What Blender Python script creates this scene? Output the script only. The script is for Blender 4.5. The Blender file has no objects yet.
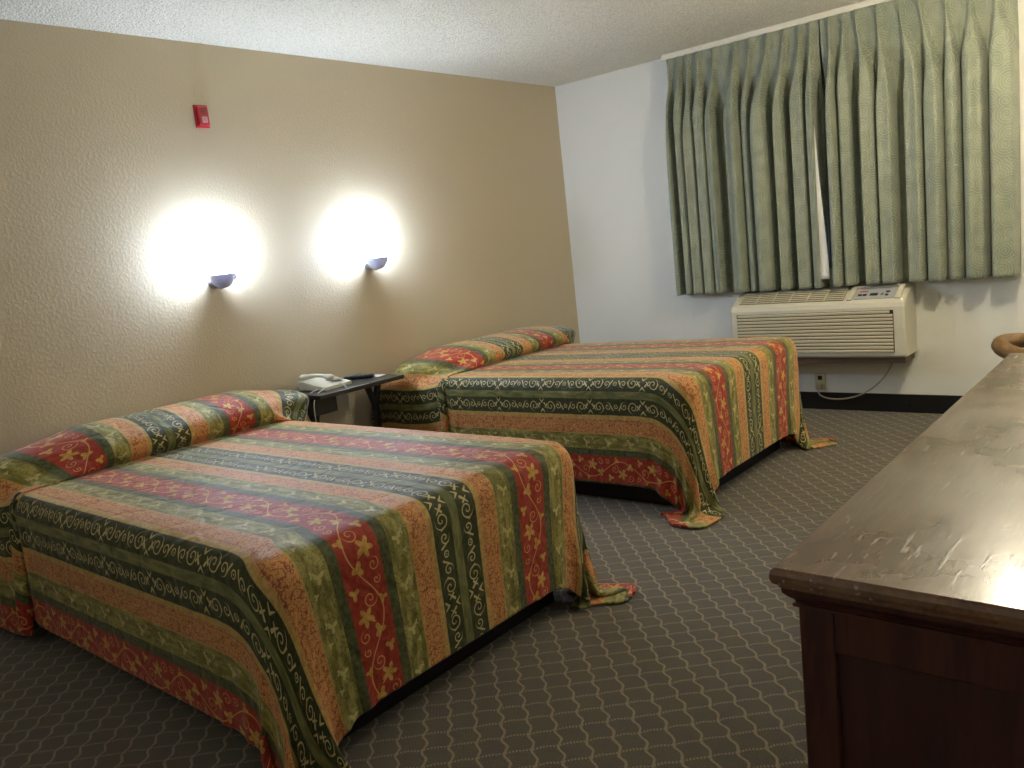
import bpy, bmesh, math, random
import numpy as np
from mathutils import Matrix, Vector
random.seed(4); rng = np.random.default_rng(7)
S = bpy.context.scene
COL = S.collection
PI = math.pi

# ------------------------------------------------------------------ helpers
def srgb(r, g, b):
    f = lambda c: (c/255/12.92) if c/255 <= .04045 else ((c/255+.055)/1.055)**2.4
    return (f(r), f(g), f(b), 1)

def link(name, bm, mat, parent=None, smooth=False, loc=None):
    me = bpy.data.meshes.new(name)
    if smooth:
        for f in bm.faces: f.smooth = True
    bm.to_mesh(me); bm.free()
    o = bpy.data.objects.new(name, me)
    if mat: me.materials.append(mat)
    COL.objects.link(o)
    if parent: o.parent = parent
    if loc: o.location = loc
    return o

def thing(name, label, cat, loc=(0, 0, 0), rz=0, group=None):
    o = bpy.data.objects.new(name, None); COL.objects.link(o)
    o.location = loc; o.rotation_euler = (0, 0, rz); o.empty_display_size = .1
    o['label'] = label; o['category'] = cat
    if group: o['group'] = group
    return o

def tag(o, label, cat, group=None):
    o['label'] = label; o['category'] = cat
    if group: o['group'] = group
    return o

def box(bm, x0, x1, y0, y1, z0, z1, bev=0, seg=2):
    m = Matrix.Translation(((x0+x1)/2, (y0+y1)/2, (z0+z1)/2)) @ Matrix.Diagonal((x1-x0, y1-y0, z1-z0, 1))
    r = bmesh.ops.create_cube(bm, size=1, matrix=m)
    if bev:
        es = list({e for v in r['verts'] for e in v.link_edges})
        bmesh.ops.bevel(bm, geom=es, offset=bev, segments=seg, profile=.5, affect='EDGES')
    return bm

def B(*a, **k): return box(bmesh.new(), *a, **k)

def tube(bm, pts, r, n=8, cap=True):
    pts = [Vector(p) for p in pts]
    rad = r if isinstance(r, (list, tuple)) else [r]*len(pts)
    rings = []; up = Vector((.13, .31, .94)).normalized(); prev = None
    for i, p in enumerate(pts):
        t = (pts[min(i+1, len(pts)-1)] - pts[max(i-1, 0)]).normalized()
        if prev is None:
            a = t.cross(up)
            if a.length < .05: a = t.cross(Vector((1, 0, 0)))
            a.normalize()
        else:
            a = prev - t*prev.dot(t); a.normalize()
        prev = a; b = t.cross(a)
        rings.append([bm.verts.new(p + a*math.cos(2*PI*k/n)*rad[i] + b*math.sin(2*PI*k/n)*rad[i]) for k in range(n)])
    for q, s in zip(rings[:-1], rings[1:]):
        for k in range(n): bm.faces.new((q[k], q[(k+1) % n], s[(k+1) % n], s[k]))
    if cap: bm.faces.new(rings[0][::-1]); bm.faces.new(rings[-1])
    return bm

def lathe(bm, prof, n=24, c=(0, 0, 0), axis='z'):
    rings = []
    for r, h in prof:
        ring = []
        for k in range(n):
            a = 2*PI*k/n; x, y = r*math.cos(a), r*math.sin(a)
            p = (x, y, h) if axis == 'z' else ((h, x, y) if axis == 'x' else (x, h, y))
            ring.append(bm.verts.new((p[0]+c[0], p[1]+c[1], p[2]+c[2])))
        rings.append(ring)
    for q, s in zip(rings[:-1], rings[1:]):
        for k in range(n): bm.faces.new((q[k], q[(k+1) % n], s[(k+1) % n], s[k]))
    bm.faces.new(rings[0][::-1]); bm.faces.new(rings[-1])
    bmesh.ops.recalc_face_normals(bm, faces=bm.faces)
    return bm

def prism(bm, pts, axis, a0, a1, bev=0):
    """closed outline pts (2D) extruded along axis from a0 to a1"""
    def P(p, a): return {'x': (a, p[0], p[1]), 'y': (p[0], a, p[1]), 'z': (p[0], p[1], a)}[axis]
    v0 = [bm.verts.new(P(p, a0)) for p in pts]; v1 = [bm.verts.new(P(p, a1)) for p in pts]
    n = len(pts); fs = [bm.faces.new(v0[::-1]), bm.faces.new(v1)]
    for k in range(n): fs.append(bm.faces.new((v0[k], v0[(k+1) % n], v1[(k+1) % n], v1[k])))
    bmesh.ops.recalc_face_normals(bm, faces=fs)
    if bev:
        es = list({e for f in fs[:2] for e in f.edges})
        bmesh.ops.bevel(bm, geom=es, offset=bev, segments=2, profile=.5, affect='EDGES')
    return bm

# ------------------------------------------------------------------ node expressions
class X:
    def __init__(s, nt, v): s.nt = nt; s.v = v
    def _m(s, op, *a, clamp=False):
        n = s.nt.nodes.new('ShaderNodeMath'); n.operation = op; n.use_clamp = clamp
        for i, q in enumerate((s,)+a):
            q = q.v if isinstance(q, X) else q
            if isinstance(q, (int, float)): n.inputs[i].default_value = q
            else: s.nt.links.new(q, n.inputs[i])
        return X(s.nt, n.outputs[0])
    def __add__(s, o): return s._m('ADD', o)
    __radd__ = __add__
    def __sub__(s, o): return s._m('SUBTRACT', o)
    def __rsub__(s, o): return X(s.nt, float(o))._m('SUBTRACT', s)
    def __mul__(s, o): return s._m('MULTIPLY', o)
    __rmul__ = __mul__
    def __truediv__(s, o): return s._m('DIVIDE', o)
    def abs(s): return s._m('ABSOLUTE')
    def fract(s): return s._m('FRACT')
    def floor(s): return s._m('FLOOR')
    def sin(s): return s._m('SINE')
    def cos(s): return s._m('COSINE')
    def sqrt(s): return s._m('SQRT')
    def mn(s, o): return s._m('MINIMUM', o)
    def mx(s, o): return s._m('MAXIMUM', o)
    def atan2(s, o): return s._m('ARCTAN2', o)
    def clamp(s): return s._m('ADD', 0.0, clamp=True)
    def ss(s, a, b):
        n = s.nt.nodes.new('ShaderNodeMapRange'); n.interpolation_type = 'SMOOTHSTEP'
        s.nt.links.new(s.v, n.inputs[0])
        n.inputs[1].default_value = min(a, b); n.inputs[2].default_value = max(a, b)
        n.inputs[3].default_value = 0 if a < b else 1; n.inputs[4].default_value = 1 if a < b else 0
        return X(s.nt, n.outputs[0])

class Mat:
    def __init__(s, name, **kw):
        s.m = bpy.data.materials.new(name); s.m.use_nodes = True
        s.nt = s.m.node_tree; s.b = s.nt.nodes['Principled BSDF']
        for k, v in kw.items(): s.set(k, v)
    def set(s, k, v):
        k = {'col': 'Base Color', 'rough': 'Roughness', 'metal': 'Metallic', 'spec': 'Specular IOR Level', 'sheen': 'Sheen Weight',
             'coat': 'Coat Weight', 'coatr': 'Coat Roughness', 'em': 'Emission Color', 'ems': 'Emission Strength', 'trans': 'Transmission Weight', 'ior': 'IOR'}.get(k, k)
        v = v.v if isinstance(v, X) else v
        if isinstance(v, (int, float, tuple)): s.b.inputs[k].default_value = v
        else: s.nt.links.new(v, s.b.inputs[k])
    def obj(s):
        n = s.nt.nodes.new('ShaderNodeTexCoord'); return n.outputs['Object']
    def uv(s):
        n = s.nt.nodes.new('ShaderNodeUVMap'); n.uv_map = 'UVMap'; return n.outputs[0]
    def xyz(s, sock):
        n = s.nt.nodes.new('ShaderNodeSeparateXYZ'); s.nt.links.new(sock, n.inputs[0]); return [X(s.nt, q) for q in n.outputs]
    def comb(s, x, y, z=0.0):
        n = s.nt.nodes.new('ShaderNodeCombineXYZ')
        for i, q in enumerate((x, y, z)):
            if isinstance(q, X): s.nt.links.new(q.v, n.inputs[i])
            else: n.inputs[i].default_value = q
        return n.outputs[0]
    def noise(s, sc, vec, detail=3, rough=.55, stretch=None, col=False):
        if stretch:
            mp = s.nt.nodes.new('ShaderNodeMapping'); s.nt.links.new(vec, mp.inputs[0]); mp.inputs['Scale'].default_value = stretch; vec = mp.outputs[0]
        n = s.nt.nodes.new('ShaderNodeTexNoise'); s.nt.links.new(vec, n.inputs['Vector'])
        n.inputs['Scale'].default_value = sc; n.inputs['Detail'].default_value = detail; n.inputs['Roughness'].default_value = rough
        return X(s.nt, n.outputs['Fac'])
    def vor(s, sc, vec, feature='F1', out='Distance', rnd=1):
        n = s.nt.nodes.new('ShaderNodeTexVoronoi'); n.feature = feature; s.nt.links.new(vec, n.inputs['Vector'])
        n.inputs['Scale'].default_value = sc; n.inputs['Randomness'].default_value = rnd
        return X(s.nt, n.outputs[out]) if out == 'Distance' else n.outputs[out]
    def mix(s, f, a, b):
        n = s.nt.nodes.new('ShaderNodeMix'); n.data_type = 'RGBA'
        if isinstance(f, X): s.nt.links.new(f.v, n.inputs[0])
        else: n.inputs[0].default_value = f
        for q, i in ((a, 6), (b, 7)):
            if isinstance(q, tuple): n.inputs[i].default_value = q
            else: s.nt.links.new(q, n.inputs[i])
        return n.outputs[2]
    def bump(s, h, strength=.5, dist=.01, prev=None):
        n = s.nt.nodes.new('ShaderNodeBump'); s.nt.links.new(h.v, n.inputs['Height'])
        n.inputs['Strength'].default_value = strength; n.inputs['Distance'].default_value = dist
        if prev: s.nt.links.new(prev, n.inputs['Normal'])
        s.nt.links.new(n.outputs[0], s.b.inputs['Normal']); return n.outputs[0]

def plain(name, c, rough=.5, nz=.06, sc=40, **kw):
    m = Mat(name, rough=rough, **kw); o = m.obj()
    k = 1-nz; d = (c[0]*k, c[1]*k, c[2]*k, 1)
    m.set('col', m.mix(m.noise(sc, o), d, (min(1, c[0]*(1+nz)), min(1, c[1]*(1+nz)), min(1, c[2]*(1+nz)), 1)))
    return m

# ------------------------------------------------------------------ materials
def wall_mat(name, c, patch=False):
    m = Mat(name, rough=.55, spec=.35); o = m.obj()
    base = m.mix(m.noise(1.3, o, 2), tuple(v*.95 for v in c[:3])+(1,), c)
    if patch:   # leftover square of older paint above the fire alarm
        x, y, z = m.xyz(o)
        f = (y+3.018).abs().ss(.038, .034)*(z-2.172).abs().ss(.036, .030)*.55
        base = m.mix(f, base, srgb(196, 188, 158))
    m.set('col', base)
    h = m.noise(75, o, 3, .5).ss(.42, .68)
    m.bump(h, .16, .0028)
    return m.m
M_beige = wall_mat('beige_wall_paint', srgb(200, 185, 157), True)
M_cream = wall_mat('cream_wall_paint', srgb(232, 231, 222))

m = Mat('popcorn_ceiling', rough=.95, spec=.1); o = m.obj()
v = m.vor(95, o); n = m.noise(60, o, 4, .7)
h = (n.ss(.35, .75)*.7 + v.ss(.6, .1)*.5)
m.set('col', m.mix((m.noise(130, o, 2, .6)).ss(.36, .47), srgb(208, 200, 178), srgb(252, 246, 228)))
m.bump(h, .8, .012); M_ceil = m.m

# carpet: dark ground with a wavy tan lattice laid on the diagonal
m = Mat('patterned_carpet', rough=.95, spec=.1, sheen=.25); o = m.obj()
x, y, z = m.xyz(o)
p = x+y; q = y-x; K = .1
wp = p + ((q*(2*PI/K)).sin())*.007 + m.noise(14, o, 2)*.022
wq = q + ((p*(2*PI/K)).sin())*.0025 + m.noise(15, o, 2)*.022
dp = ((wp/K).fract()-.5).abs()*K; dq = ((wq/K).fract()-.5).abs()*K
tuft = m.noise(260, o, 2, .6)
l1 = dp.ss(.0075, .0030)*tuft.ss(.30, .5); l2 = dq.ss(.0075, .0035)*((p*(2*PI/.0125)).sin().ss(-.7, .2))*.85
ground = m.mix(m.noise(340, o, 2).ss(.35, .65), srgb(68, 65, 56), srgb(118, 111, 96))
ground = m.mix(m.noise(14, o, 2).ss(.45, .62)*.3, ground, srgb(84, 72, 84))
m.set('col', m.mix(l1.mx(l2)*.58, ground, srgb(190, 174, 144)))
m.bump(m.noise(300, o, 3)+l1.mx(l2)*.4, .6, .006); M_carpet = m.m

# bedspread brocade ---------------------------------------------------------
def spread_mat():
    m = Mat('striped_brocade', rough=.6, spec=.3, sheen=.25); uv = m.uv(); a, b, _ = m.xyz(uv)
    m.set('Sheen Roughness', .4)
    P = .675
    warp = (m.noise(18, uv, 2)-.5)*.004
    sv = (b+warp)/P
    f = (sv+.5).fract()-.5                 # 0 = centre of dark green band
    w = f.abs()*P
    def seg(px, py, x0, y0, x1, y1):
        dx, dy = x1-x0, y1-y0; L = dx*dx+dy*dy
        rx, ry = px-x0, py-y0
        t = ((rx*dx+ry*dy)*(1/L)).clamp()
        ex, ey = rx-t*dx, ry-t*dy
        return (ex*ex+ey*ey).sqrt(), t
    def leafseg(px, py, x0, y0, x1, y1, t0, t1):
        d, t = seg(px, py, x0, y0, x1, y1)
        return (d-(t0+t*(t1-t0))).ss(.0012, -.0006)
    def spiral(px, py, cx, cy, R, pitch, hand=1, ph=0., th=.0016):
        rx, ry = px-cx, py-cy; rho = (rx*rx+ry*ry).sqrt()
        ang = ry.atan2(rx)*(hand/(2*PI))
        g = (((rho/pitch)-ang+ph).fract()-.5).abs()*pitch
        return g.ss(th+.0008, th-.0002)*rho.ss(R, R-.0012)
    def blob(px, py, cx, cy, R, k, amp, ph=0.):
        rx, ry = px-cx, py-cy; rho = (rx*rx+ry*ry).sqrt(); ang = ry.atan2(rx)
        return (rho-((ang*k+ph).cos()*amp+1)*R).ss(.0012, -.0012)
    # scrolls of the green band, mirrored about its middle
    Q = .29
    A = (((a/Q)+.5).fract()-.5).abs()*Q
    c = w-.050
    sc = spiral(A, c, .052, .002, .0270, .0170, 1, .1)
    sc = sc.mx(spiral(A, c, .100, -.002, .0185, .0130, -1, .3))
    sc = sc.mx(spiral(A, c, .1450, .0, .0110, .0085, 1, .0))
    sc = sc.mx(leafseg(A, c, .0, .016, .013, .031, .0034, .0008)).mx(leafseg(A, c, .0, -.016, .013, -.030, .0034, .0008))
    sc = sc.mx(leafseg(A, c, .014, -.010, .034, .014, .0040, .0010)).mx(leafseg(A, c, .016, .010, .030, -.006, .0012, .0030))
    sc = sc.mx(leafseg(A, c, .068, -.014, .078, .006, .0008, .0030)).mx(leafseg(A, c, .112, -.015, .128, .014, .0012, .0030))
    # vine of the red band
    H = .17
    k = (a/H).floor(); sg = 1-((k*.5).fract()*2)*2
    A2 = (a/H).fract()*H
    rb = (sv.fract()-.5)*P*sg                # offset from centre of red
    si = (A2*(PI/H)).sin()
    vine = (rb-si*.040).abs().ss(.0028, .0014)
    vine = vine.mx(spiral(A2, rb, .050, .004, .023, .0150, 1, .2, .0012)).mx(spiral(A2, rb, .140, -.034, .0190, .0130, -1, .5, .0012)).mx(spiral(A2, rb, .010, .036, .014, .0095, 1, .5, .0012))
    gold = blob(A2, rb, .092, -.020, .020, 5, .38, .6).mx(blob(A2, rb, .022, -.040, .0125, 3, .45, .2)).mx(blob(A2, rb, .138, .014, .0145, 3, .42, 2.)).mx(blob(A2, rb, .062, .044, .0100, 3, .5, 1.)).mx(leafseg(A2, rb, .092, -.020, .112, .006, .006, .001))
    # small flowers of the olive band
    A3 = (((a/.125)+.25).fract()-.5)*.125
    c3 = w-.208
    fl = blob(A3, c3, .0, .006, .0105, 3, .6, .4).mx(blob(A3, c3, -.014, -.010, .0055, 3, .6, 2.)).mx(blob(A3, c3, .036, -.014, .0055, 3, .5, 1.2))
    # cloth texture noises
    fine = m.noise(520, uv, 2); mot = m.noise(70, uv, 3, .6); str_ = m.noise(45, uv, 3, .6, (.25, 1, 1))
    worm = (m.noise(50, uv, 2, .5)-.5).abs().ss(.036, .014)
    worm2 = (m.noise(105, uv, 1, .5)-.47).abs().ss(.028, .008)
    C = srgb
    cg = m.mix(mot.ss(.35, .65), C(50, 56, 28), C(70, 76, 40))
    mid = m.mix(str_.ss(.35, .65), C(100, 104, 58), C(144, 142, 88))
    cg = m.mix(w.ss(.0175, .0150), cg, mid)
    cg = m.mix((w-.0875).abs().ss(.0016, .0008)*.6, cg, C(130, 120, 80))
    cg = m.mix(sc*w.ss(.016, .02)*.9, cg, C(220, 202, 142))
    ye = m.mix(mot.ss(.4, .6), C(190, 152, 82), C(208, 174, 104))
    pe = m.mix((worm.mx(worm2)*.85), C(224, 162, 98), C(146, 68, 44))
    pe = m.mix((w-.112).abs().ss(.0016, .0008)*.5, pe, C(120, 70, 40))
    ol = m.mix(str_.ss(.38, .62), C(126, 120, 54), C(176, 166, 94))
    ol = m.mix(worm*.55, ol, C(86, 76, 36))
    ol = m.mix(fl*.85, ol, C(214, 200, 134))
    gg = m.mix(mot.ss(.35, .65), C(70, 76, 42), C(102, 104, 64))
    rd = m.mix(mot.ss(.3, .7), C(150, 46, 32), C(184, 66, 46))
    rd = m.mix(vine*.9, rd, C(230, 172, 102))
    rd = m.mix(gold, rd, m.mix(mot.ss(.4, .6), C(196, 148, 66), C(222, 178, 92)))
    col = m.mix(w.ss(.0868, .0882), cg, ye)
    col = m.mix(w.ss(.1045, .1060), col, pe)
    col = m.mix(w.ss(.1690, .1705), col, ye)
    col = m.mix(w.ss(.1735, .1750), col, ol)
    col = m.mix(w.ss(.2425, .2440), col, gg)
    col = m.mix(w.ss(.2740, .2755), col, rd)
    col = m.mix(fine.ss(.3, .7)*.22, col, m.mix(.5, col, C(30, 28, 18)))
    # pale backing seen where the hem turns
    g = m.nt.nodes.new('ShaderNodeNewGeometry')
    col = m.mix(X(m.nt, g.outputs['Backfacing'])*0, col, C(190, 180, 165))
    m.set('col', col)
    q = m.vor(7.5, m.comb(a+m.noise(9, uv, 1)*.09, b+m.noise(9, uv, 1, .5, (1.3, 1, 1))*.09), 'DISTANCE_TO_EDGE')
    quilt = q.ss(0, .16)
    n1 = m.bump(quilt, .35, .008)
    m.bump(fine*.5+mot*.8+m.noise(34, uv, 3, .6, (1, .35, 1))*.8, .4, .003, n1)
    return m.m
M_spread = spread_mat()
M_lining = plain('pale_lining', srgb(196, 188, 172), .8).m

# curtains: grey green with embossed swirls
m = Mat('swirl_curtain_fabric', rough=.5, spec=.4, sheen=.2); uv = m.uv(); a, b, _ = m.xyz(uv)
vn = m.nt.nodes.new('ShaderNodeTexVoronoi'); vn.inputs['Scale'].default_value = 11; vn.inputs['Randomness'].default_value = .8
m.nt.links.new(m.comb(a, b), vn.inputs['Vector'])
px, py, _ = m.xyz(vn.outputs['Position']); dx, dy = a-px, b-py
rho = (dx*dx+dy*dy).sqrt(); ang = dy.atan2(dx)*(1/(2*PI))
g = ((rho/.0145-ang).fract()-.5).abs().ss(.24, .06)
base = m.mix(m.noise(9, uv, 2).ss(.35, .65), srgb(130, 138, 122), srgb(146, 151, 132))
m.set('col', m.mix(g*.34, base, srgb(186, 188, 160)))
m.set('rough', .52-g*.14)
m.bump(g+m.noise(500, uv, 2)*.35, .5, .0035); M_curtain = m.m
m = Mat('white_curtain_lining', rough=.8, spec=.2); uvn = m.obj(); m.set('col', m.mix(m.noise(300, uvn), srgb(222, 222, 224), srgb(240, 240, 242))); M_liner = m.m

# dresser wood
def wood(name, c0, c1, rough, haze=False, coat=.0, axis=(1, .12, 1), spec=.5):
    m = Mat(name, rough=rough, spec=spec); o = m.obj()
    g1 = m.noise(26, o, 4, .6, axis); g2 = m.noise(140, o, 2, .5, axis)
    c = m.mix((g1*.7+g2*.3).ss(.35, .65), c0, c1)
    if haze:
        h = m.noise(3.2, o, 4, .62).ss(.42, .66)
        scr = m.noise(95, o, 2, .6, (1, .12, 1)).ss(.60, .72)*m.noise(5, o, 2).ss(.45, .6)
        c = m.mix(h*.45, c, srgb(150, 132, 112))
        c = m.mix(scr*.5, c, srgb(200, 192, 176))
        m.set('rough', h*.16+scr*.12+rough)
        m.bump(g1*.3+m.noise(18, o, 3)*.6+scr*.4, .22, .003)
    else:
        m.bump(g2, .15, .002)
    m.set('col', c)
    if coat: m.set('coat', coat); m.set('coatr', .13)
    return m.m
M_top = wood('worn_brown_veneer', srgb(104, 70, 46), srgb(132, 94, 64), .27, True, coat=.8)
M_wood = wood('dark_cherry_wood', srgb(58, 26, 20), srgb(84, 42, 30), .42, axis=(1, 1, .12))
M_woodp = wood('dark_cherry_panel', srgb(50, 23, 19), srgb(72, 35, 28), .5, axis=(1, 1, .12))
M_chair = wood('light_brown_wood', srgb(104, 76, 44), srgb(136, 104, 64), .45)
M_seat = plain('tan_seat_vinyl', srgb(120, 98, 70), .5).m
M_black = plain('black_laminate', srgb(38, 32, 30), .4).m
M_blackwood = plain('dark_table_metal', srgb(28, 24, 24), .45).m
M_base = plain('black_base_vinyl', srgb(15, 14, 15), .6).m
M_ticking = plain('mattress_ticking', srgb(150, 140, 126), .9).m
M_basebd = plain('black_cove_base', srgb(18, 18, 18), .4).m
M_acw = plain('off_white_plastic', srgb(206, 200, 180), .45, .03).m
M_acg = plain('cream_grille_plastic', srgb(196, 186, 158), .5, .03).m
M_acd = plain('dark_slot', srgb(52, 44, 36), .8).m
M_panel = plain('grey_control_face', srgb(168, 168, 168), .4).m
M_btn = plain('dark_button', srgb(44, 44, 50), .4).m
M_redbtn = plain('red_print', srgb(176, 84, 74), .5).m
M_cord = plain('beige_rubber_cord', srgb(176, 166, 140), .5).m
M_rail = plain('white_rail_enamel', srgb(228, 224, 210), .4).m
M_phone = plain('ivory_phone_plastic', srgb(222, 218, 200), .35, .02).m
M_phoned = plain('grey_phone_keys', srgb(120, 116, 104), .45).m  # key plastic in one even warm grey
M_whitecord = plain('white_phone_cord', srgb(220, 218, 208), .45).m
M_remote = plain('black_remote_plastic', srgb(24, 24, 28), .35).m
M_paper = plain('white_paper', srgb(232, 232, 228), .7).m
M_chrome = plain('brushed_nickel', srgb(170, 172, 184), .28, .03, metal=1.0).m
M_red = plain('fire_alarm_red', srgb(176, 24, 42), .35).m
M_lens = plain('clear_strobe_lens', srgb(214, 150, 156), .15).m
M_outlet = plain('ivory_outlet', srgb(206, 196, 160), .4).m
M_frame = plain('aluminium_window_frame', srgb(150, 150, 146), .4).m
m = Mat('window_glass', rough=.03, trans=1.0, ior=1.45); m.set('col', (.9, .95, .95, 1)); M_glass = m.m
def emis(name, c, s):
    m = Mat(name, rough=.5); m.set('col', (1, 1, 1, 1)); m.set('em', c); m.set('ems', s); return m.m
BULB = 42.0
M_bulb = emis('lit_cool_bulb', (.60, .75, 1.0, 1), BULB)
# ------------------------------------------------------------------ room
RX, RY, H, T = 4.06, -6.7, 2.44, .12
def struct(name, bm, mat, parent=None):
    o = link(name, bm, mat, parent)
    if not parent: o['kind'] = 'structure'
    return o
struct('floor', B(-T, RX+T, RY-T, T, -.1, 0), M_carpet)
struct('ceiling', B(-T, RX+T, RY-T, T, H, H+.1), M_ceil)
struct('wall_left', B(-T, 0, RY-T, T, 0, H), M_beige)
bm = bmesh.new()
WX0, WX1, WZ0, WZ1 = 1.15, 2.9, .92, 2.28
box(bm, 0, WX0, 0, T, 0, H); box(bm, WX1, RX, 0, T, 0, H); box(bm, WX0, WX1, 0, T, 0, WZ0); box(bm, WX0, WX1, 0, T, WZ1, H)
struct('wall_back', bm, M_cream)
struct('wall_right', B(RX, RX+T, RY-T, T, 0, H), M_cream)
struct('wall_front', B(0, RX, RY-T, RY, 0, H), M_cream)
struct('baseboard_left', B(0, .008, RY, 0, 0, .115, bev=.003), M_basebd)
struct('baseboard_back', B(.008, RX, -.008, 0, 0, .115, bev=.003), M_basebd)
struct('baseboard_right', B(RX-.008, RX, RY, -.008, 0, .115, bev=.003), M_basebd)
w_ = bpy.data.objects.new('window_1', None); COL.objects.link(w_); w_['kind'] = 'structure'; w_.location = ((WX0+WX1)/2, .06, (WZ0+WZ1)/2)
hx, hz = (WX1-WX0)/2, (WZ1-WZ0)/2
bm = bmesh.new()
box(bm, -hx, hx, -.03, .03, -hz, -hz+.05); box(bm, -hx, hx, -.03, .03, hz-.05, hz)
box(bm, -hx, -hx+.05, -.03, .03, -hz+.05, hz-.05); box(bm, hx-.05, hx, -.03, .03, -hz+.05, hz-.05); box(bm, -.03, .03, -.03, .03, -hz+.05, hz-.05)
link('window_frame', bm, M_frame, w_)
link('glass_pane', B(-hx+.05, -.03, -.004, .004, -hz+.05, hz-.05), M_glass, w_)
link('glass_pane', B(.03, hx-.05, -.004, .004, -hz+.05, hz-.05), M_glass, w_)

# ------------------------------------------------------------------ beds and spreads
def simulate(seed, ztop, zfoot, xf, pil, ulen_foot, drop, hh, rx1, table, steps=230, iters=10):
    """quilt draped over a mattress and a bolster of pillows. Local frame: y=0 centre line, x from the wall, z up."""
    r = np.random.default_rng(seed)
    HW = .63
    # length-wise profile: behind the pillows, over them, into the tuck, along the top and beyond the foot
    hx0, hx1 = .05, rx1
    ecx, erx, ecz, erz = (hx0+hx1)/2, (hx1-hx0)/2, ztop+hh*.40, hh*.60
    pts = [(hx0-.01, ztop-.12), (hx0-.004, ztop-.03)]
    for i in range(0, 25):
        t = math.radians(190-228*i/24)
        pts.append((ecx+(erx+.004)*math.cos(t), ecz+(erz+.004)*math.sin(t)))
    pts += [(hx1-.035, ztop+.008), (hx1-.005, ztop+.010), (xf-.02, zfoot+.012), (xf+drop*1.0+.02, zfoot+.014)]
    pts = np.array(pts); L = np.r_[0, np.cumsum(np.linalg.norm(np.diff(pts, axis=0), axis=1))]
    ut = L[-4]                                    # tuck
    h = .03
    ulen = L[-2]+drop
    nu = int(round(ulen/h))+1; vh = HW+drop
    nv = int(round(2*vh/h))+1
    U = np.linspace(0, ulen, nu); V = np.linspace(-vh, vh, nv)
    X0 = np.stack([np.interp(U, L, pts[:, 0]), np.interp(U, L, pts[:, 1])], 1)
    P = np.zeros((nu, nv, 3)); P[:, :, 0] = X0[:, 0:1]; P[:, :, 1] = V[None]; P[:, :, 2] = X0[:, 1:2]
    edge = ((np.abs(V)[None] > HW) | (P[:, :, 0] > xf)).astype(float)
    P[..., 2] += .004*r.random((nu, nv))*edge; P[:, :, 1] += .002*r.standard_normal((nu, nv))*edge
    hu, hv = U[1]-U[0], V[1]-V[0]; hd = math.hypot(hu, hv)
    # cloth corners at the foot are a little rounded
    U2, V2 = np.meshgrid(U, V, indexing='ij'); U2 = U2.copy(); V2 = V2.copy()
    du = np.clip((U2-L[-2]-.02)/drop, 0, 1); dv = np.clip((np.abs(V2)-HW)/drop, 0, 1)
    fc = 1-.20*(du*dv)**1.3
    dU, dV = (U2-(L[-2]+.02))*(fc-1), (np.abs(V2)-HW)*(fc-1)
    U2 += dU; V2 += dV*np.sign(V2); P[..., 0] += dU; P[..., 1] += dV*np.sign(P[..., 1])
    Q = P.copy()
    pin = np.zeros((nu, nv), bool)
    it = int(np.argmin(abs(U-ut)))
    vi = np.abs(V) < HW-.08
    pin[it-1:it+2, vi] = True
    pin[3:it, (V > pil[0]-pil[1]*.45) & (V < min(pil[0]+pil[1]*.45, .55))] = True
    P[3:it, :, 2] -= 0
    pin[it+2:int(np.argmin(abs(U-(L[-2]-.12)))), :][:, vi] = True
    pin[0:2, np.abs(V-.05) < .5] = True
    # the tuck carries on down the near side of the bed as a deep crease
    for j in range(nv):
        if V[j] < -(HW-.06) and V[j] > -(HW+.20):
            over = -V[j]-HW
            P[it, j] = (pts[-3, 0]-.012, -(HW+.004)+max(0, -over)*.6, ztop+.006-max(0, over+.02)); pin[it, j] = True
    Q = P.copy()
    pinP = P.copy()
    inv = (~pin).astype(float)
    def con(A, Bv, rest, k, wa, wb):
        d = Bv-A; l = np.sqrt((d*d).sum(-1))+1e-9; s = wa+wb; s = np.where(s == 0, 1, s)
        c = (k*(l-rest)/l/s)[..., None]*d
        A += c*wa[..., None]; Bv -= c*wb[..., None]
    groups = []
    def add(ia, ib, rest, k): groups.append((ia, ib, rest, k))
    sl = slice
    for s0 in (0, 1):
        n = (nu-s0)//2*2; add((sl(s0, s0+n, 2), sl(None)), (sl(s0+1, s0+n, 2), sl(None)), hu, 1.)
        n = (nv-s0)//2*2; add((sl(None), sl(s0, s0+n, 2)), (sl(None), sl(s0+1, s0+n, 2)), hv, 1.)
    for s0 in (0, 1):
        n = (nu-1-s0+1)//2
        a0 = sl(s0, s0+2*n-1, 2); a1 = sl(s0+1, s0+2*n, 2)
        add((a0, sl(0, nv-1)), (a1, sl(1, nv)), hd, .02); add((a0, sl(1, nv)), (a1, sl(0, nv-1)), hd, .02)
    kb = .01
    for s0 in range(4):
        ia = np.array([i for i in range(nu-2) if i % 4 in (s0,)]); add((ia, sl(None)), (ia+2, sl(None)), 2*hu, kb)
        ib = np.array([i for i in range(nv-2) if i % 4 in (s0,)]); add((sl(None), ib), (sl(None), ib+2), 2*hv, kb)
    groups = [(a, b, np.hypot(U2[a]-U2[b], V2[a]-V2[b]), k) for (a, b, rest, k) in groups]
    def pairs(g):
        (a, b, rest, k) = g
        return a, b, rest, k
    cx, cy, cz = ecx, pil[0], ecz
    ra, rb_, rc = erx, pil[1], erz
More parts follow.
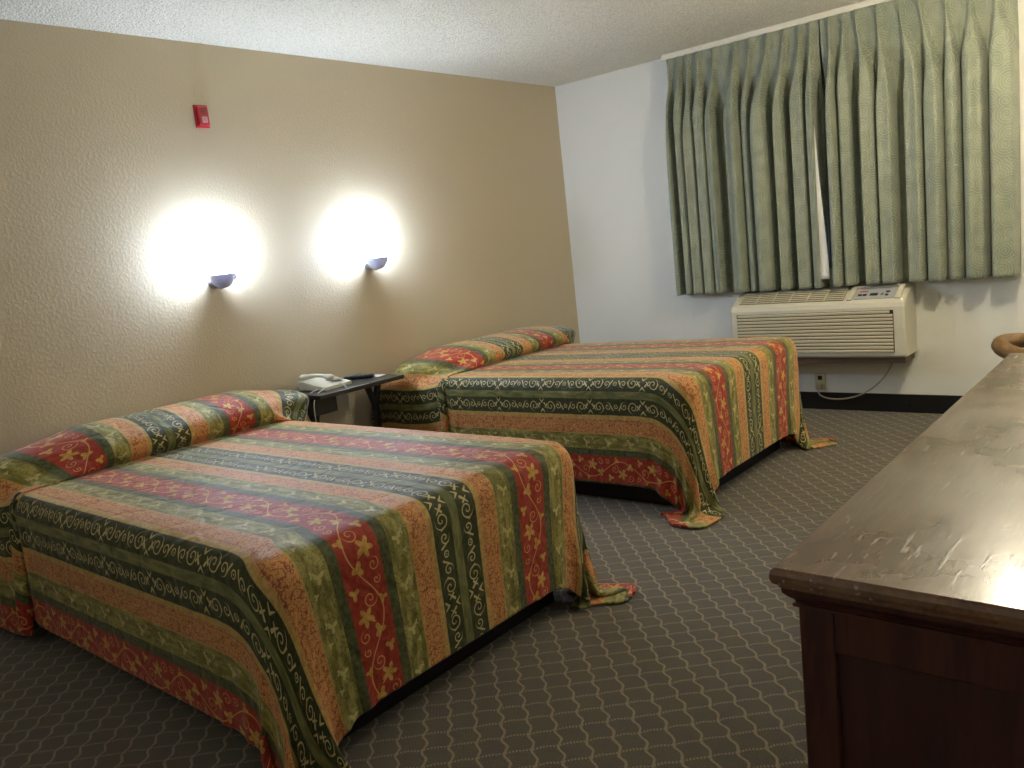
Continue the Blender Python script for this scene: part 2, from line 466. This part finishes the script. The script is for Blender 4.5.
    def collide(P):
        x, y, z = P[..., 0], P[..., 1], P[..., 2]
        # mattress: rounded box, top rising gently to the foot
        zt = ztop+(zfoot-ztop)*np.clip((x-.6)/(xf-.6), 0, 1)
        R = .055; off = .008
        qx = np.abs(x-(xf/2+.02))-(xf/2-.02-R); qy = np.abs(y)-(HW-R); zc = (zt+.02)/2
        qz = np.abs(z-zc)-(zc-.02-R)
        ox, oy, oz = np.maximum(qx, 0), np.maximum(qy, 0), np.maximum(qz, 0)
        ln = np.sqrt(ox*ox+oy*oy+oz*oz)
        d = ln+np.minimum(np.maximum(np.maximum(qx, qy), qz), 0)-R-off
        hit = d < 0
        out = ln > 1e-6
        lnn = np.where(out, ln, 1)
        nx, ny, nz = ox/lnn*np.sign(x-(xf/2+.02)), oy/lnn*np.sign(y), oz/lnn*np.sign(z-zc)
        mxq = np.maximum(np.maximum(qx, qy), qz)
        ins = ~out
        nz = np.where(ins, np.where(mxq == qz, np.sign(z-zc), 0), nz)
        ny = np.where(ins, np.where((mxq == qy) & (mxq != qz), np.sign(y), 0), ny)
        nx = np.where(ins, np.where((mxq == qx) & (mxq != qz) & (mxq != qy), np.sign(x-(xf/2+.02)), 0), nx)
        m = (hit*(-d))
        P[..., 0] += nx*m; P[..., 1] += ny*m; P[..., 2] += nz*m
        # pillows: one long soft bolster
        ax, ay, az = (P[..., 0]-cx)/ra, (P[..., 1]-cy)/rb_, (P[..., 2]-cz)/rc
        f = ax**2+az**2+np.abs(ay)**1.5
        g = (f < 1)
        kx = np.where(g, np.maximum(f, .05)**-.5, 1)-1
        P[..., 0] += (P[..., 0]-cx)*kx; P[..., 2] += (P[..., 2]-cz)*kx
        P[..., 1] += (P[..., 1]-cy)*kx*.15
        np.maximum(P[..., 0], .022, out=P[..., 0])
        # pillow ends bulge over the near side of the bed
        bx = np.clip(np.sin(PI*np.clip((P[..., 0]-.01)/(hx1-.02), 0, 1)), 0, 1)**.5*.05
        bl = (P[..., 0] < hx1-.01) & (P[..., 1] < -HW+.06) & (P[..., 1] > -(HW+bx+off)) & (P[..., 2] < ztop-.02) & (P[..., 2] > .05)
        P[..., 1] = np.where(bl, np.maximum(P[..., 1]-.006, -(HW+bx+off)), P[..., 1])
        if table:
            tb = (P[..., 0] < .47) & (P[..., 1] < table) & (P[..., 2] < .70)
            P[..., 1] = np.where(tb, table, P[..., 1])
        fl = P[..., 2] < .012
        P[..., 2] = np.where(fl, .012, P[..., 2])
        return hit | g, fl
    grav = -9.8/3600
    for st in range(steps):
        damp = .985 if st < steps*.6 else .93
        vel = (P-Q)*damp; Q = P.copy()
        P = P+vel*inv[..., None]; P[..., 2] += grav*inv
        for _ in range(iters):
            for (a, b, rest, k) in groups:
                A_, B_ = P[a], P[b]
                wa, wb = inv[a], inv[b]
                d = B_-A_; l = np.sqrt((d*d).sum(-1))+1e-9; s = wa+wb; s = np.where(s == 0, 1, s)
                c = (k*(l-rest)/l/s)[..., None]*d
                P[a] = A_+c*wa[..., None]; P[b] = B_-c*wb[..., None]
            hit, fl = collide(P)
            P[pin] = pinP[pin]
        # late on, the sides are smoothed down against the bed; only the corners keep swinging out
        if st > steps*.45:
            ms = (P[..., 0] < xf-.09) & (P[..., 0] > .64)
            lim = HW+.03+.05*np.clip((.5-P[..., 2])/.5, 0, 1)
            ex = np.where(ms, np.clip(np.abs(P[..., 1])-lim, 0, .004), 0); P[..., 1] -= np.sign(P[..., 1])*ex
            mf = np.abs(P[..., 1]) < HW-.09
            ex = np.where(mf, np.clip(P[..., 0]-(xf+.03+.05*np.clip((.5-P[..., 2])/.5, 0, 1)), 0, .004), 0); P[..., 0] -= ex
        # friction
        fr = hit & ~pin
        Q[fr] = Q[fr]+(P[fr]-Q[fr])*.45
        Q[fl] = Q[fl]+(P[fl]-Q[fl])*.25
    return P, U2, V2

def make_spread(name, label, yc, seed, ztop, zfoot, xf, pil, drop, hh, rx1, table=None):
    P, U, V = simulate(seed, ztop, zfoot, xf, pil, 0, drop, hh, rx1, table)
    nu, nv = P.shape[:2]
    verts = P.reshape(-1, 3).copy()
    faces = [(i*nv+j, (i+1)*nv+j, (i+1)*nv+j+1, i*nv+j+1) for i in range(nu-1) for j in range(nv-1)]
    me = bpy.data.meshes.new(name); me.from_pydata([tuple(v) for v in verts], [], faces); me.update()
    uvl = me.uv_layers.new(name='UVMap')
    li = np.zeros(len(me.loops), dtype=np.int32); me.loops.foreach_get('vertex_index', li)
    ii, jj = li//nv, li % nv
    uvl.data.foreach_set('uv', np.stack([U[ii, jj]+seed*.037, V[ii, jj]], 1).astype(np.float32).ravel())
    me.polygons.foreach_set('use_smooth', [True]*len(me.polygons))
    me.materials.append(M_spread); me.materials.append(M_lining)
    o = bpy.data.objects.new(name, me); COL.objects.link(o); o.location = (0, yc, 0)
    s = o.modifiers.new('round', 'SUBSURF'); s.levels = s.render_levels = 2
    t = o.modifiers.new('thick', 'SOLIDIFY'); t.thickness = .007; t.offset = -1; t.material_offset = 0
    tag(o, label, 'bedspread', 'striped brocade bedspreads')
    return o

def make_bed(yc, ztop, zfoot, xf, label):
    t = thing('bed', label, 'bed', (0, yc, 0), 0, 'double beds')
    bm = B(.06, xf-.10, -.55, .55, 0, .20, bev=.01); link('bed_base', bm, M_base, t)
    link('box_spring', B(.03, xf-.03, -.60, .60, .20, .36, bev=.02), M_ticking, t)
    bm = bmesh.new(); box(bm, .03, xf-.02, -.612, .612, .36, ztop-.012, bev=.045, seg=4)
    link('mattress', bm, M_ticking, t, smooth=True)
    return t
BEDS = [(-3.725, .585, .590, 2.17, 'double bed nearest the camera, its black base in shadow under the spread'),
        (-1.545, .600, .625, 2.13, 'double bed nearest the window, dark base showing under the hem')]
for k, (yc, zt, zf, xf, lb) in enumerate(BEDS): make_bed(yc, zt, zf, xf, lb)
make_spread('bedspread', 'green, red and gold striped brocade spread on the bed nearest the camera', -3.725, 3, .585, .590, 2.17, (.11, .86), .430, .158, .555)
make_spread('bedspread', 'green, red and gold striped brocade spread on the bed by the window', -1.545, 11, .600, .625, 2.13, (.15, .93), .455, .130, .62, -.722)

# ------------------------------------------------------------------ curtains
ZT, ZB = 2.405, .80
def smooth(t): t = np.clip(t, 0, 1); return t*t*(3-2*t)
def curtain(name, label, x0, x1, folds, x0b, x1b, zb=ZB):
    """pinch pleats at the top, each opening into its own hanging fold: (pleat x, bottom left, bottom right, depth)"""
    nx, nz = int((x1-x0)/.0038), 80
    s = np.linspace(0, 1, nx); zz = np.linspace(0, 1, nz)**1.25
    me = bpy.data.meshes.new(name); V = np.zeros((nz, nx, 3)); UV = np.zeros((nz, nx, 2))
    r = np.random.default_rng(int(x0*100))
    wob = r.uniform(-1, 1, (len(folds), 3))
    for iz, t in enumerate(zz):
        d = (ZT-zb)*t; z = ZT-d
        x = (x0+(x1-x0)*s)*(1-t)+(x0b+(x1b-x0b)*s)*t
        y = np.full(nx, .004)-.055*float(smooth(np.array((d-.10)/.45)))
        for k, (pt, l, rr, dep) in enumerate(folds):
            e1 = float(smooth(np.array((d-.09)/(.42+.12*wob[k, 0])))); e2 = float(smooth(np.array(d/.45)))
            hwb = (rr-l)/2*.93; cb = (l+rr)/2
            hw = .011+.016*max(0, 1-d/.085)+(hwb-.011)*e1
            c = pt+(cb-pt)*e2+.0015*wob[k, 1]*math.sin(d*4+wob[k, 2]*3)*(1-t)
            u_ = np.abs(x-c)/hw
            amp = .026+.010*min(1, d/.09)+(dep-.036)*e1
            sharp = 2.2+ (6.5)*e1
            base = y.min() if k == 0 else base
            ridge = base+np.exp(-.9*u_**sharp)*(amp-base)*(1+.10*np.cos((x-c)*(60+20*wob[k, 2])+k)*e1)
            ridge = ridge+.005*np.cos((x-c)/.0036)*np.exp(-u_**2*1.2)*math.exp(-((d-.075)/.07)**2)
            y = np.maximum(y, ridge)
        # cloth between pleats bows out a little just under the tape
        y = y+.006*np.sin(x*37)*math.exp(-((d-.05)/.06)**2)+.003*np.sin(x*19+t*5)*t
        V[iz, :, 0] = x; V[iz, :, 1] = -.075-y; V[iz, :, 2] = z
        UV[iz, :, 0] = np.r_[0, np.cumsum(np.hypot(np.diff(x), np.diff(y)*.8))]+x0; UV[iz, :, 1] = z
    UV[:, :, 0] = UV[nz//2, :, 0][None]
    faces = [(i*nx+j, (i+1)*nx+j, (i+1)*nx+j+1, i*nx+j+1) for i in range(nz-1) for j in range(nx-1)]
    me.from_pydata([tuple(v) for v in V.reshape(-1, 3)], [], faces); me.update()
    uvl = me.uv_layers.new(name='UVMap'); li = np.zeros(len(me.loops), dtype=np.int32); me.loops.foreach_get('vertex_index', li)
    uvl.data.foreach_set('uv', UV.reshape(-1, 2)[li].astype(np.float32).ravel())
    me.polygons.foreach_set('use_smooth', [True]*len(me.polygons)); me.materials.append(M_curtain)
    o = bpy.data.objects.new(name, me); COL.objects.link(o)
    t = o.modifiers.new('thick', 'SOLIDIFY'); t.thickness = .002; t.offset = -1
    return tag(o, label, 'curtain', 'pinch pleated curtains')
FL = [(1.035, .973, 1.014, .07), (1.10, 1.049, 1.115, .075), (1.165, 1.112, 1.192, .085), (1.245, 1.190, 1.268, .085), (1.36, 1.264, 1.337, .078), (1.50, 1.393, 1.512, .085),
      (1.606, 1.505, 1.575, .045), (1.72, 1.572, 1.697, .085), (1.823, 1.730, 1.802, .075), (1.921, 1.837, 1.932, .072), (1.985, 1.940, 2.000, .088)]
FR = [(2.10, 2.064, 2.122, .088), (2.178, 2.120, 2.209, .050), (2.251, 2.253, 2.345, .085), (2.368, 2.342, 2.440, .080), (2.487, 2.489, 2.595, .085), (2.591, 2.592, 2.700, .088),
      (2.72, 2.696, 2.790, .060), (2.837, 2.788, 2.912, .090), (2.955, 2.918, 3.056, .088)]
curtain('curtain', 'grey green pleated curtain, left panel hanging over the air conditioner', 1.005, 2.030, FL, .972, 2.002, zb=.812)
curtain('curtain', 'grey green swirl embossed curtain, right panel beside the bright wall edge', 2.036, 3.058, FR, 2.060, 3.056, zb=.815)
# white lining panel showing in the gap
bm = bmesh.new(); nx = 30; prev = None
for i in range(nx+1):
    q = i/nx
    z = .865+.93*q; w_r = .052*(1-q)+.004
    a_ = bm.verts.new((1.975, -.140+.003*math.sin(q*9), z)); b_ = bm.verts.new((1.990+w_r, -.132+.004*math.sin(q*7), z))
    if prev: bm.faces.new((prev[0], a_, b_, prev[1]))
    prev = (a_, b_)
o = link('curtain_lining', bm, M_liner, smooth=True); sm = o.modifiers.new('thick', 'SOLIDIFY'); sm.thickness = .002
tag(o, 'narrow white curtain lining showing in the gap between the two curtains', 'curtain lining')
t = thing('curtain_rail', 'white curtain traverse rail fixed under the ceiling above the curtains', 'curtain rail', (0, -.09, H))
link('rail', B(.98, 3.08, -.014, .014, -.036, -.002, bev=.003), M_rail, t)
for x in (1.0, 1.7, 2.4, 3.04): link('bracket', B(x-.012, x+.012, .014, .09, -.032, -.004, bev=.002), M_rail, t)

# ------------------------------------------------------------------ air conditioner
AX0, AX1 = 1.425, 2.505
t = thing('air_conditioner', 'off white wall air conditioner under the curtains, cord hanging from its right end', 'air conditioner', (0, 0, 0))
prof = [(-.001, .385), (-.235, .385), (-.250, .398), (-.258, .56), (-.256, .690), (-.246, .715), (-.225, .733), (-.120, .782), (-.06, .800), (-.001, .805)]
link('cabinet', prism(bmesh.new(), prof, 'x', AX0, AX1, .010), M_acw, t)
# front grille recess and slats
gx0, gx1, gz0, gz1 = AX0+.045, AX1-.062, .418, .672
link('grille_recess', B(gx0, gx1, -.2590, -.2545, gz0, gz1, bev=.002), M_acd, t)
n = 12; g = link('front_grille', bmesh.new(), M_acg, t)
bm = bmesh.new(); dz = (gz1-gz0)/n
for i in range(n):
    z = gz0+dz*i
    inset = .016 if i == n-1 else 0
    prism(bm, [(-.2595, z+.003), (-.2645, z+.003), (-.2655, z+dz*.62), (-.2625, z+dz*.86), (-.2595, z+dz*.86)], 'x', gx0+.004+inset*.3, gx1-.004-inset)
bm.to_mesh(g.data); bm.free()
# sloped top grille (left) and control panel (right) lie on the slope from (-.225,.733) to (-.12,.782)
def slope(u, x, lift): # u 0..1 up the slope
    ny, nz = -.423, .906
    return (x, -.225+.105*u+ny*lift, .733+.049*u+nz*lift)
def slab(bm, x0, x1, u0, u1, l0, l1):
    v = [bm.verts.new(slope(u, x, l)) for l in (l0, l1) for (x, u) in ((x0, u0), (x1, u0), (x1, u1), (x0, u1))]
    for f in ((3, 2, 1, 0), (4, 5, 6, 7), (0, 1, 5, 4), (1, 2, 6, 5), (2, 3, 7, 6), (3, 0, 4, 7)): bm.faces.new([v[i] for i in f])
    bmesh.ops.recalc_face_normals(bm, faces=bm.faces)
bm = bmesh.new(); slab(bm, AX0+.05, AX0+.72, .02, 1.2, .0005, .002); link('vent_recess', bm, M_acd, t)
bm = bmesh.new()
for i in range(6): slab(bm, AX0+.05, AX0+.72, .04+i*.2, .04+i*.2+.11, .003, .006)
for i in range(7): slab(bm, AX0+.05+i*.1105, AX0+.057+i*.1105, .02, 1.2, .003, .0075)
link('top_grille', bm, M_acg, t)
bm = bmesh.new(); slab(bm, AX0+.745, AX0+.775, -.02, 1.3, -.002, .010); slab(bm, AX1-.062, AX1-.030, -.02, 1.3, -.002, .010); slab(bm, AX0+.775, AX1-.062, 1.15, 1.3, -.002, .010)
link('control_surround', bm, M_acw, t)
bm = bmesh.new(); slab(bm, AX0+.78, AX1-.066, .05, 1.12, .0005, .004); cp = link('control_panel', bm, M_panel, t)
for (x, u, w, hh_, mm) in ((.80, .72, .05, .10, M_redbtn), (.80, .35, .022, .16, M_btn), (.828, .35, .022, .16, M_btn), (.868, .35, .045, .22, M_btn), (.93, .38, .016, .16, M_phoned), (.955, .62, .022, .14, M_btn), (.957, .30, .018, .14, M_btn)):
    bm = bmesh.new(); slab(bm, AX0+x, AX0+x+w, u, u+hh_, .0042, .0065)
    link('button', bm, mm, cp)
bm = bmesh.new(); box(bm, AX0+.02, AX1-.02, -.20, -.001, .345, .384); link('wall_sleeve', bm, plain('brown_sleeve', srgb(112, 92, 66), .6).m, t)
# cord: from under the unit's right end, sagging left to the outlet
def bez(p, n=24):
    p = [Vector(q) for q in p]; out = []
    for i in range(n+1):
        s = i/n; out.append(p[0]*(1-s)**3+p[1]*3*s*(1-s)**2+p[2]*3*s*s*(1-s)+p[3]*s**3)
    return out
bm = tube(bmesh.new(), bez([(2.40, -.06, .39), (2.33, -.05, .17), (2.16, -.05, .07), (1.985, -.035, .078)])+bez([(1.985, -.035, .078), (1.90, -.03, .085), (1.89, -.03, .11), (1.905, -.035, .155)], 8)[1:], .0055)
link('power_cord', bm, M_cord, t, smooth=True)
t = thing('wall_outlet', 'small ivory wall outlet with plug beside the far bed corner', 'outlet', (1.905, 0, .185))
link('cover_plate', B(-.035, .035, -.006, 0, -.057, .057, bev=.002), M_outlet, t)
link('plug', B(-.018, .018, -.042, -.006, -.045, -.012, bev=.005), M_cord, t)
link('socket', B(-.014, .014, -.009, -.006, .012, .040, bev=.001), M_acd, t)

# ------------------------------------------------------------------ narrow table between the beds
t = thing('side_table', 'narrow dark table on Y shaped legs against the wall between the beds', 'table', (0, 0, 0))
link('tabletop', B(.02, .415, -2.86, -2.275, .622, .645, bev=.003), M_black, t)
for yl in (-2.29, -2.72):
    bm = bmesh.new()
    for sgn, yt in ((-1, yl-.055), (1, yl+.050)):
        prism(bm, [(yt-.013, .622), (yt+.013, .622), (yl+.015, .47), (yl+.012, .0), (yl-.012, .0), (yl-.015, .47)] if False else
              ([(yt-.013, .622), (yt+.013, .622), (yl+.013, .455), (yl-.013, .455)]), 'x', .135, .165)
    prism(bm, [(yl-.015, .47), (yl+.015, .47), (yl+.012, 0), (yl-.012, 0)], 'x', .133, .167)
    link('leg', bm, M_blackwood, t)
link('stretcher', B(.143, .157, -2.72, -2.29, .10, .13, bev=.002), M_blackwood, t)
link('drawer_box', B(.04, .34, -2.84, -2.70, .53, .622, bev=.004), M_blackwood, t)

# telephone
t = thing('telephone', 'ivory corded desk telephone at the near end of the narrow table', 'telephone', (.215, -2.665, .646), math.radians(8)); t.scale = (.9, .88, .95)
prf = [(-.095, 0), (.105, 0), (.108, .014), (-.08, .050), (-.095, .048)]
bm = bmesh.new()
for (q0, q1) in ((-.115, .115),): prism(bm, [(-.11, 0), (.11, 0), (.112, .018), (.02, .034), (-.075, .055), (-.11, .050)], 'y', q0, q1, .006)
base = link('phone_base', bm, M_phone, t)
link('keypad', B(-.03, .075, .005, .085, .034, .040, bev=.003), M_phoned, t)
bm = bmesh.new()
pts = [(-.125+.25*i/14, 0, .058+.022*math.sin(PI*i/14)) for i in range(15)]
hs = thing  # (keeps names short below)
bm2 = bmesh.new()
rr = []
for i in range(15):
    s = abs(i/14-.5)*2; rr.append(.017+.012*smooth(np.array((s-.55)/.3)).item()-.006*(s > .98))
tube(bm2, [(p[0]-.005, -.062+.0*i, p[2]+.004) for i, p in enumerate(pts)], rr, 12)
for v in bm2.verts: v.co.z = .070+(v.co.z-.070)*.62
link('handset', bm2, M_phone, t, smooth=True)
def coil(p, turns, r, per=10):
    out = []; n = turns*per
    path = bez(p, n)
    for i, q in enumerate(path):
        a = 2*PI*i/per; out.append((q.x+r*math.cos(a), q.y+r*math.sin(a), q.z))
    return out
link('coiled_cord', tube(bmesh.new(), coil([(.125, -.02, .03), (.24, -.03, .02), (.205, -.035, -.06), (.205, -.04, -.24)], 24, .006), .0020, 5), M_whitecord, t, smooth=True)
link('line_cord', tube(bmesh.new(), bez([(.05, -.117, .01), (.06, -.27, .0), (.06, -.27, -.06), (.06, -.27, -.20)]), .0028, 6), M_whitecord, t, smooth=True)
link('line_cord', tube(bmesh.new(), bez([(.10, -.117, .01), (.13, -.265, .0), (.14, -.262, -.06), (.15, -.262, -.20)]), .0028, 6), M_whitecord, t, smooth=True)

t = thing('remote_control', 'small black remote control on the narrow table beside the telephone', 'remote control', (.20, -2.42, .646), math.radians(35))
link('remote_body', B(-.085, .085, -.024, .024, 0, .020, bev=.007, seg=3), M_remote, t)
for i in range(5):
    for j in (-1, 1): link('key', B(-.06+i*.026, -.046+i*.026, j*.010-.004, j*.010+.004, .020, .0225), M_panel, t)
o = link('notepad', B(-.05, .05, -.035, .035, 0, .004), M_paper, loc=(.25, -2.345, .646)); o.rotation_euler.z = .3
tag(o, 'thin white slip of paper on the narrow table past the remote control', 'paper')

# ------------------------------------------------------------------ wall lamps
M_cup = plain('pale_frosted_cup', srgb(196, 196, 202), .25, .04, spec=.7).m
nt = M_cup.node_tree; tr = nt.nodes.new('ShaderNodeBsdfTranslucent'); tr.inputs[0].default_value = (.12, .12, .15, 1)
mxs = nt.nodes.new('ShaderNodeMixShader'); mxs.inputs[0].default_value = .35
nt.links.new(nt.nodes['Principled BSDF'].outputs[0], mxs.inputs[1]); nt.links.new(tr.outputs[0], mxs.inputs[2]); nt.links.new(mxs.outputs[0], nt.nodes['Material Output'].inputs[0])
def wall_lamp(y, label):
    t = thing('wall_lamp', label, 'wall lamp', (0, y, 1.270), 0, 'wall lamps over the beds')
    link('wall_plate', lathe(bmesh.new(), [(.001, 0), (.034, 0), (.034, .006), (.026, .012), (.010, .015)], 24, (0, .0, .0), 'x'), M_cup, t, smooth=False)
    link('arm', tube(bmesh.new(), [(.010, 0, -.002), (.030, 0, -.014), (.060, 0, -.030), (.078, 0, -.026)], .010, 10), M_cup, t, smooth=True)
    cx = .082
    bm = lathe(bmesh.new(), [(.004, -.034), (.024, -.031), (.042, -.018), (.056, .004), (.062, .026), (.064, .036), (.058, .036), (.052, .010), (.038, -.008), (.020, -.016), (.004, -.018)], 32, (cx, 0, 0))
    link('lamp_cup', bm, M_cup, t, smooth=True)
    link('socket', lathe(bmesh.new(), [(.004, -.016), (.021, -.016), (.021, .030), (.004, .030)], 18, (cx, 0, 0)), M_rail, t, smooth=True)
    link('side_clip', B(cx-.016, cx+.016, .064, .074, .004, .100, bev=.004), M_cup, t)
    link('glass_shade', lathe(bmesh.new(), [(.004, .032), (.030, .036), (.044, .056), (.052, .092), (.052, .125), (.045, .150), (.028, .168), (.004, .174)], 24, (cx, 0, 0)), M_bulb, t, smooth=True)
    return t
wall_lamp(-3.090, 'lit wall lamp in a pale cup above the near bed, below the red alarm')
wall_lamp(-2.070, 'lit wall lamp in a pale cup above the narrow table')

# fire alarm
t = thing('fire_alarm', 'small red fire alarm strobe high on the beige wall', 'fire alarm', (0, -3.010, 2.085))
bm = bmesh.new(); box(bm, 0, .012, -.037, .037, -.055, .055, bev=.004); link('back_plate', bm, M_red, t)
link('housing', B(.012, .028, -.029, .029, -.046, .046, bev=.006), M_red, t)
link('strobe_lens', B(.028, .036, -.016, .016, -.034, -.004, bev=.005), M_lens, t)
bm = bmesh.new()
for i in range(4): box(bm, .028, .0295, -.018, .018, .010+i*.008, .013+i*.008)
link('sounder_slots', bm, plain('dark_red_slots', srgb(96, 12, 24), .5).m, t)

# ------------------------------------------------------------------ dresser
DX, DY0, DY1, DZ = 3.363, -4.235, -2.30, .76
t = thing('dresser', 'long dark cherry dresser with a worn glossy brown top along the right wall', 'dresser', (0, 0, 0))
XB = RX-.02
bm = bmesh.new()
# moulded top: rounded upper edge, then a stepped cove
def ring(off, z): return [(DX+off, DY0+off), (XB, DY0+off), (XB, DY1-off), (DX+off, DY1-off)]
levels = [(.006, .760), (.002, .757), (0, .750), (0, .742), (.003, .735), (.010, .731), (.010, .727)]
prev = None
for off, z in levels:
    vs = [bm.verts.new((x, y, z)) for x, y in ring(off, z)]
    if prev is None: bm.faces.new(vs)
    else:
        for k in range(4): bm.faces.new((prev[k], prev[(k+1) % 4], vs[(k+1) % 4], vs[k]))
    prev = vs
bm.faces.new(prev[::-1]); bmesh.ops.recalc_face_normals(bm, faces=bm.faces)
link('dresser_top', bm, M_top, t)
bm = bmesh.new(); prev = None
for off, z in [(.012, .727), (.013, .718), (.020, .710), (.027, .704), (.028, .700), (.024, .699), (.024, .694)]:
    vs = [bm.verts.new((x, y, z)) for x, y in ring(off, z)]
    if prev is None: bm.faces.new(vs)
    else:
        for k in range(4): bm.faces.new((prev[k], prev[(k+1) % 4], vs[(k+1) % 4], vs[k]))
    prev = vs
bm.faces.new(prev[::-1]); bmesh.ops.recalc_face_normals(bm, faces=bm.faces)
link('cornice_moulding', bm, M_wood, t)
BX, BY0, BY1 = DX+.030, DY0+.030, DY1-.030
for (yy, s) in ((BY0, 1), (BY1, -1)):
    bm = bmesh.new()
    ya, yb = sorted((yy, yy+s*.022)); 
    box(bm, BX, BX+.052, ya, yb, .0, .694, bev=.0025); box(bm, XB-.06, XB, ya, yb, .0, .694, bev=.0025)
    box(bm, BX+.052, XB-.06, ya, yb, .628, .694, bev=.0025); box(bm, BX+.052, XB-.06, ya, yb, .06, .15, bev=.0025)
    link('end_frame', bm, M_wood, t)
    ya, yb = sorted((yy+s*.012, yy+s*.020)); link('end_panel', B(BX+.052, XB-.06, ya, yb, .15, .628), M_woodp, t)
link('carcass', B(BX+.02, XB-.002, BY0+.024, BY1-.024, .05, .694), M_woodp, t)
bm = bmesh.new()
box(bm, BX, BX+.02, BY0+.022, BY1-.022, .655, .694); box(bm, BX, BX+.02, BY0+.022, BY1-.022, .05, .10)
w3 = (BY1-BY0-.044)/3
for i in range(4):
    y = BY0+.022+w3*i; box(bm, BX, BX+.02, max(y-.018, BY0+.022), min(y+.018, BY1-.022), .10, .655)
link('front_frame', bm, M_wood, t)
for i in range(3):
    for j in range(3):
        y0 = BY0+.022+w3*i+.021; z0 = .103+j*.184
        d = link('drawer', B(BX-.012, BX+.019, y0, y0+w3-.042, z0, z0+.178, bev=.005), M_wood, t)
        for q in (.25, .75):
            yk = y0+(w3-.042)*q
            link('knob', lathe(bmesh.new(), [(.002, -.034), (.012, -.032), (.015, -.024), (.007, -.014), (.007, -.001)], 14, (BX-.011, yk, z0+.09), 'x'), M_chrome, d, smooth=True)

# ------------------------------------------------------------------ wooden chair past the dresser
t = thing('chair', 'brown wooden chair with a curved rail, just showing past the dresser end', 'chair', (3.47, -.90, 0), math.radians(0))
SE = .44
bm = bmesh.new(); box(bm, -.24, .24, -.23, .23, SE-.05, SE, bev=.02, seg=3); link('seat', bm, M_seat, t)
pts = []
for i in range(25):
    a = math.radians(70+220*i/24); pts.append((-.01+.36*math.cos(a), .31*math.sin(a), .548+.02*math.cos(a*2)))
bm = bmesh.new(); tube(bm, pts, [.024+.014*math.sin(PI*i/24) for i in range(25)], 14)
link('curved_rail', bm, M_chair, t, smooth=True)
for sx in (-1, 1):
    for sy in (-1, 1):
        link('leg', tube(bmesh.new(), [(sx*.20, sy*.19, SE-.03), (sx*.225, sy*.215, 0)], [.020, .013], 10), M_chair, t, smooth=True)
for i in (3, 8, 12, 16, 21):
    p = pts[i]; link('spindle', tube(bmesh.new(), [(max(-.215, min(.215, p[0]*.72)), max(-.205, min(.205, p[1]*.72)), SE-.01), p], .010, 8), M_chair, t, smooth=True)

# ------------------------------------------------------------------ lights outside the frame: globe lamp and an added fill dome
t = thing('ceiling_light', 'lit glass globe light on a short stem, hanging over the dresser', 'ceiling light', (3.25, -1.38, 0))
link('ceiling_canopy', lathe(bmesh.new(), [(.004, 2.438), (.06, 2.438), (.055, 2.415), (.012, 2.405), (.004, 2.405)], 24), M_rail, t)
link('stem', tube(bmesh.new(), [(0, 0, 2.41), (0, 0, 2.24)], .008, 8), M_rail, t)
link('glass_globe', lathe(bmesh.new(), [(.004, 2.25)]+[(.068*math.sin(PI*k/12), 2.18+.068*math.cos(PI*k/12)) for k in range(1, 12)]+[(.004, 2.112)], 24), emis('lit_warm_globe', (1.0, .90, .68, 1), 44.0), t, smooth=True)
t = thing('ceiling_light', 'added unseen dome fill light on the ceiling behind the beds, near the entrance end', 'ceiling light', (2.1, -6.0, 0))  # dome added out of view as a faint warm fill, no known fixture
link('base_ring', lathe(bmesh.new(), [(.004, 2.438), (.17, 2.438), (.17, 2.42), (.004, 2.42)], 32), M_rail, t)
link('fill_dome', lathe(bmesh.new(), [(.155, 2.42), (.150, 2.39), (.125, 2.362), (.08, 2.345), (.004, 2.338)], 32), emis('warm_fill_dome', (1.0, .85, .62, 1), 1.6), t, smooth=True)

# ------------------------------------------------------------------ world, camera, view
W = bpy.data.worlds.new('night'); S.world = W; W.use_nodes = True
W.node_tree.nodes['Background'].inputs[0].default_value = (.02, .025, .04, 1); W.node_tree.nodes['Background'].inputs[1].default_value = .3

f = 825.; c0 = (512., 384.)
def dirv(u, v): return Vector((u-c0[0], v-c0[1], f)).normalized()
ax = -dirv(-463, 358); ay = dirv(1216, 168); ay = (ay-ax*ax.dot(ay)).normalized(); az = ax.cross(ay)
Rm = Matrix((ax, ay, az)).transposed()            # cam(x right, y down, z fwd) = Rm @ world
right, down, fwd = Rm[0], Rm[1], Rm[2]
cam = bpy.data.cameras.new('camera'); co = bpy.data.objects.new('camera', cam); COL.objects.link(co)
mw = Matrix.Identity(4)
for i in range(3): mw[i][0] = right[i]; mw[i][1] = -down[i]; mw[i][2] = -fwd[i]
mw.translation = Vector((3.8631, -5.3492, 1.2740)); co.matrix_world = mw
cam.sensor_width = 36; cam.lens = f/1024*36; cam.clip_start = .02
S.camera = co
vs = S.view_settings; S.display_settings.display_device = 'sRGB'
vs.view_transform = 'Standard'; vs.look = 'None'; vs.gamma = 1; vs.use_curve_mapping = False
vs.exposure = 2.68
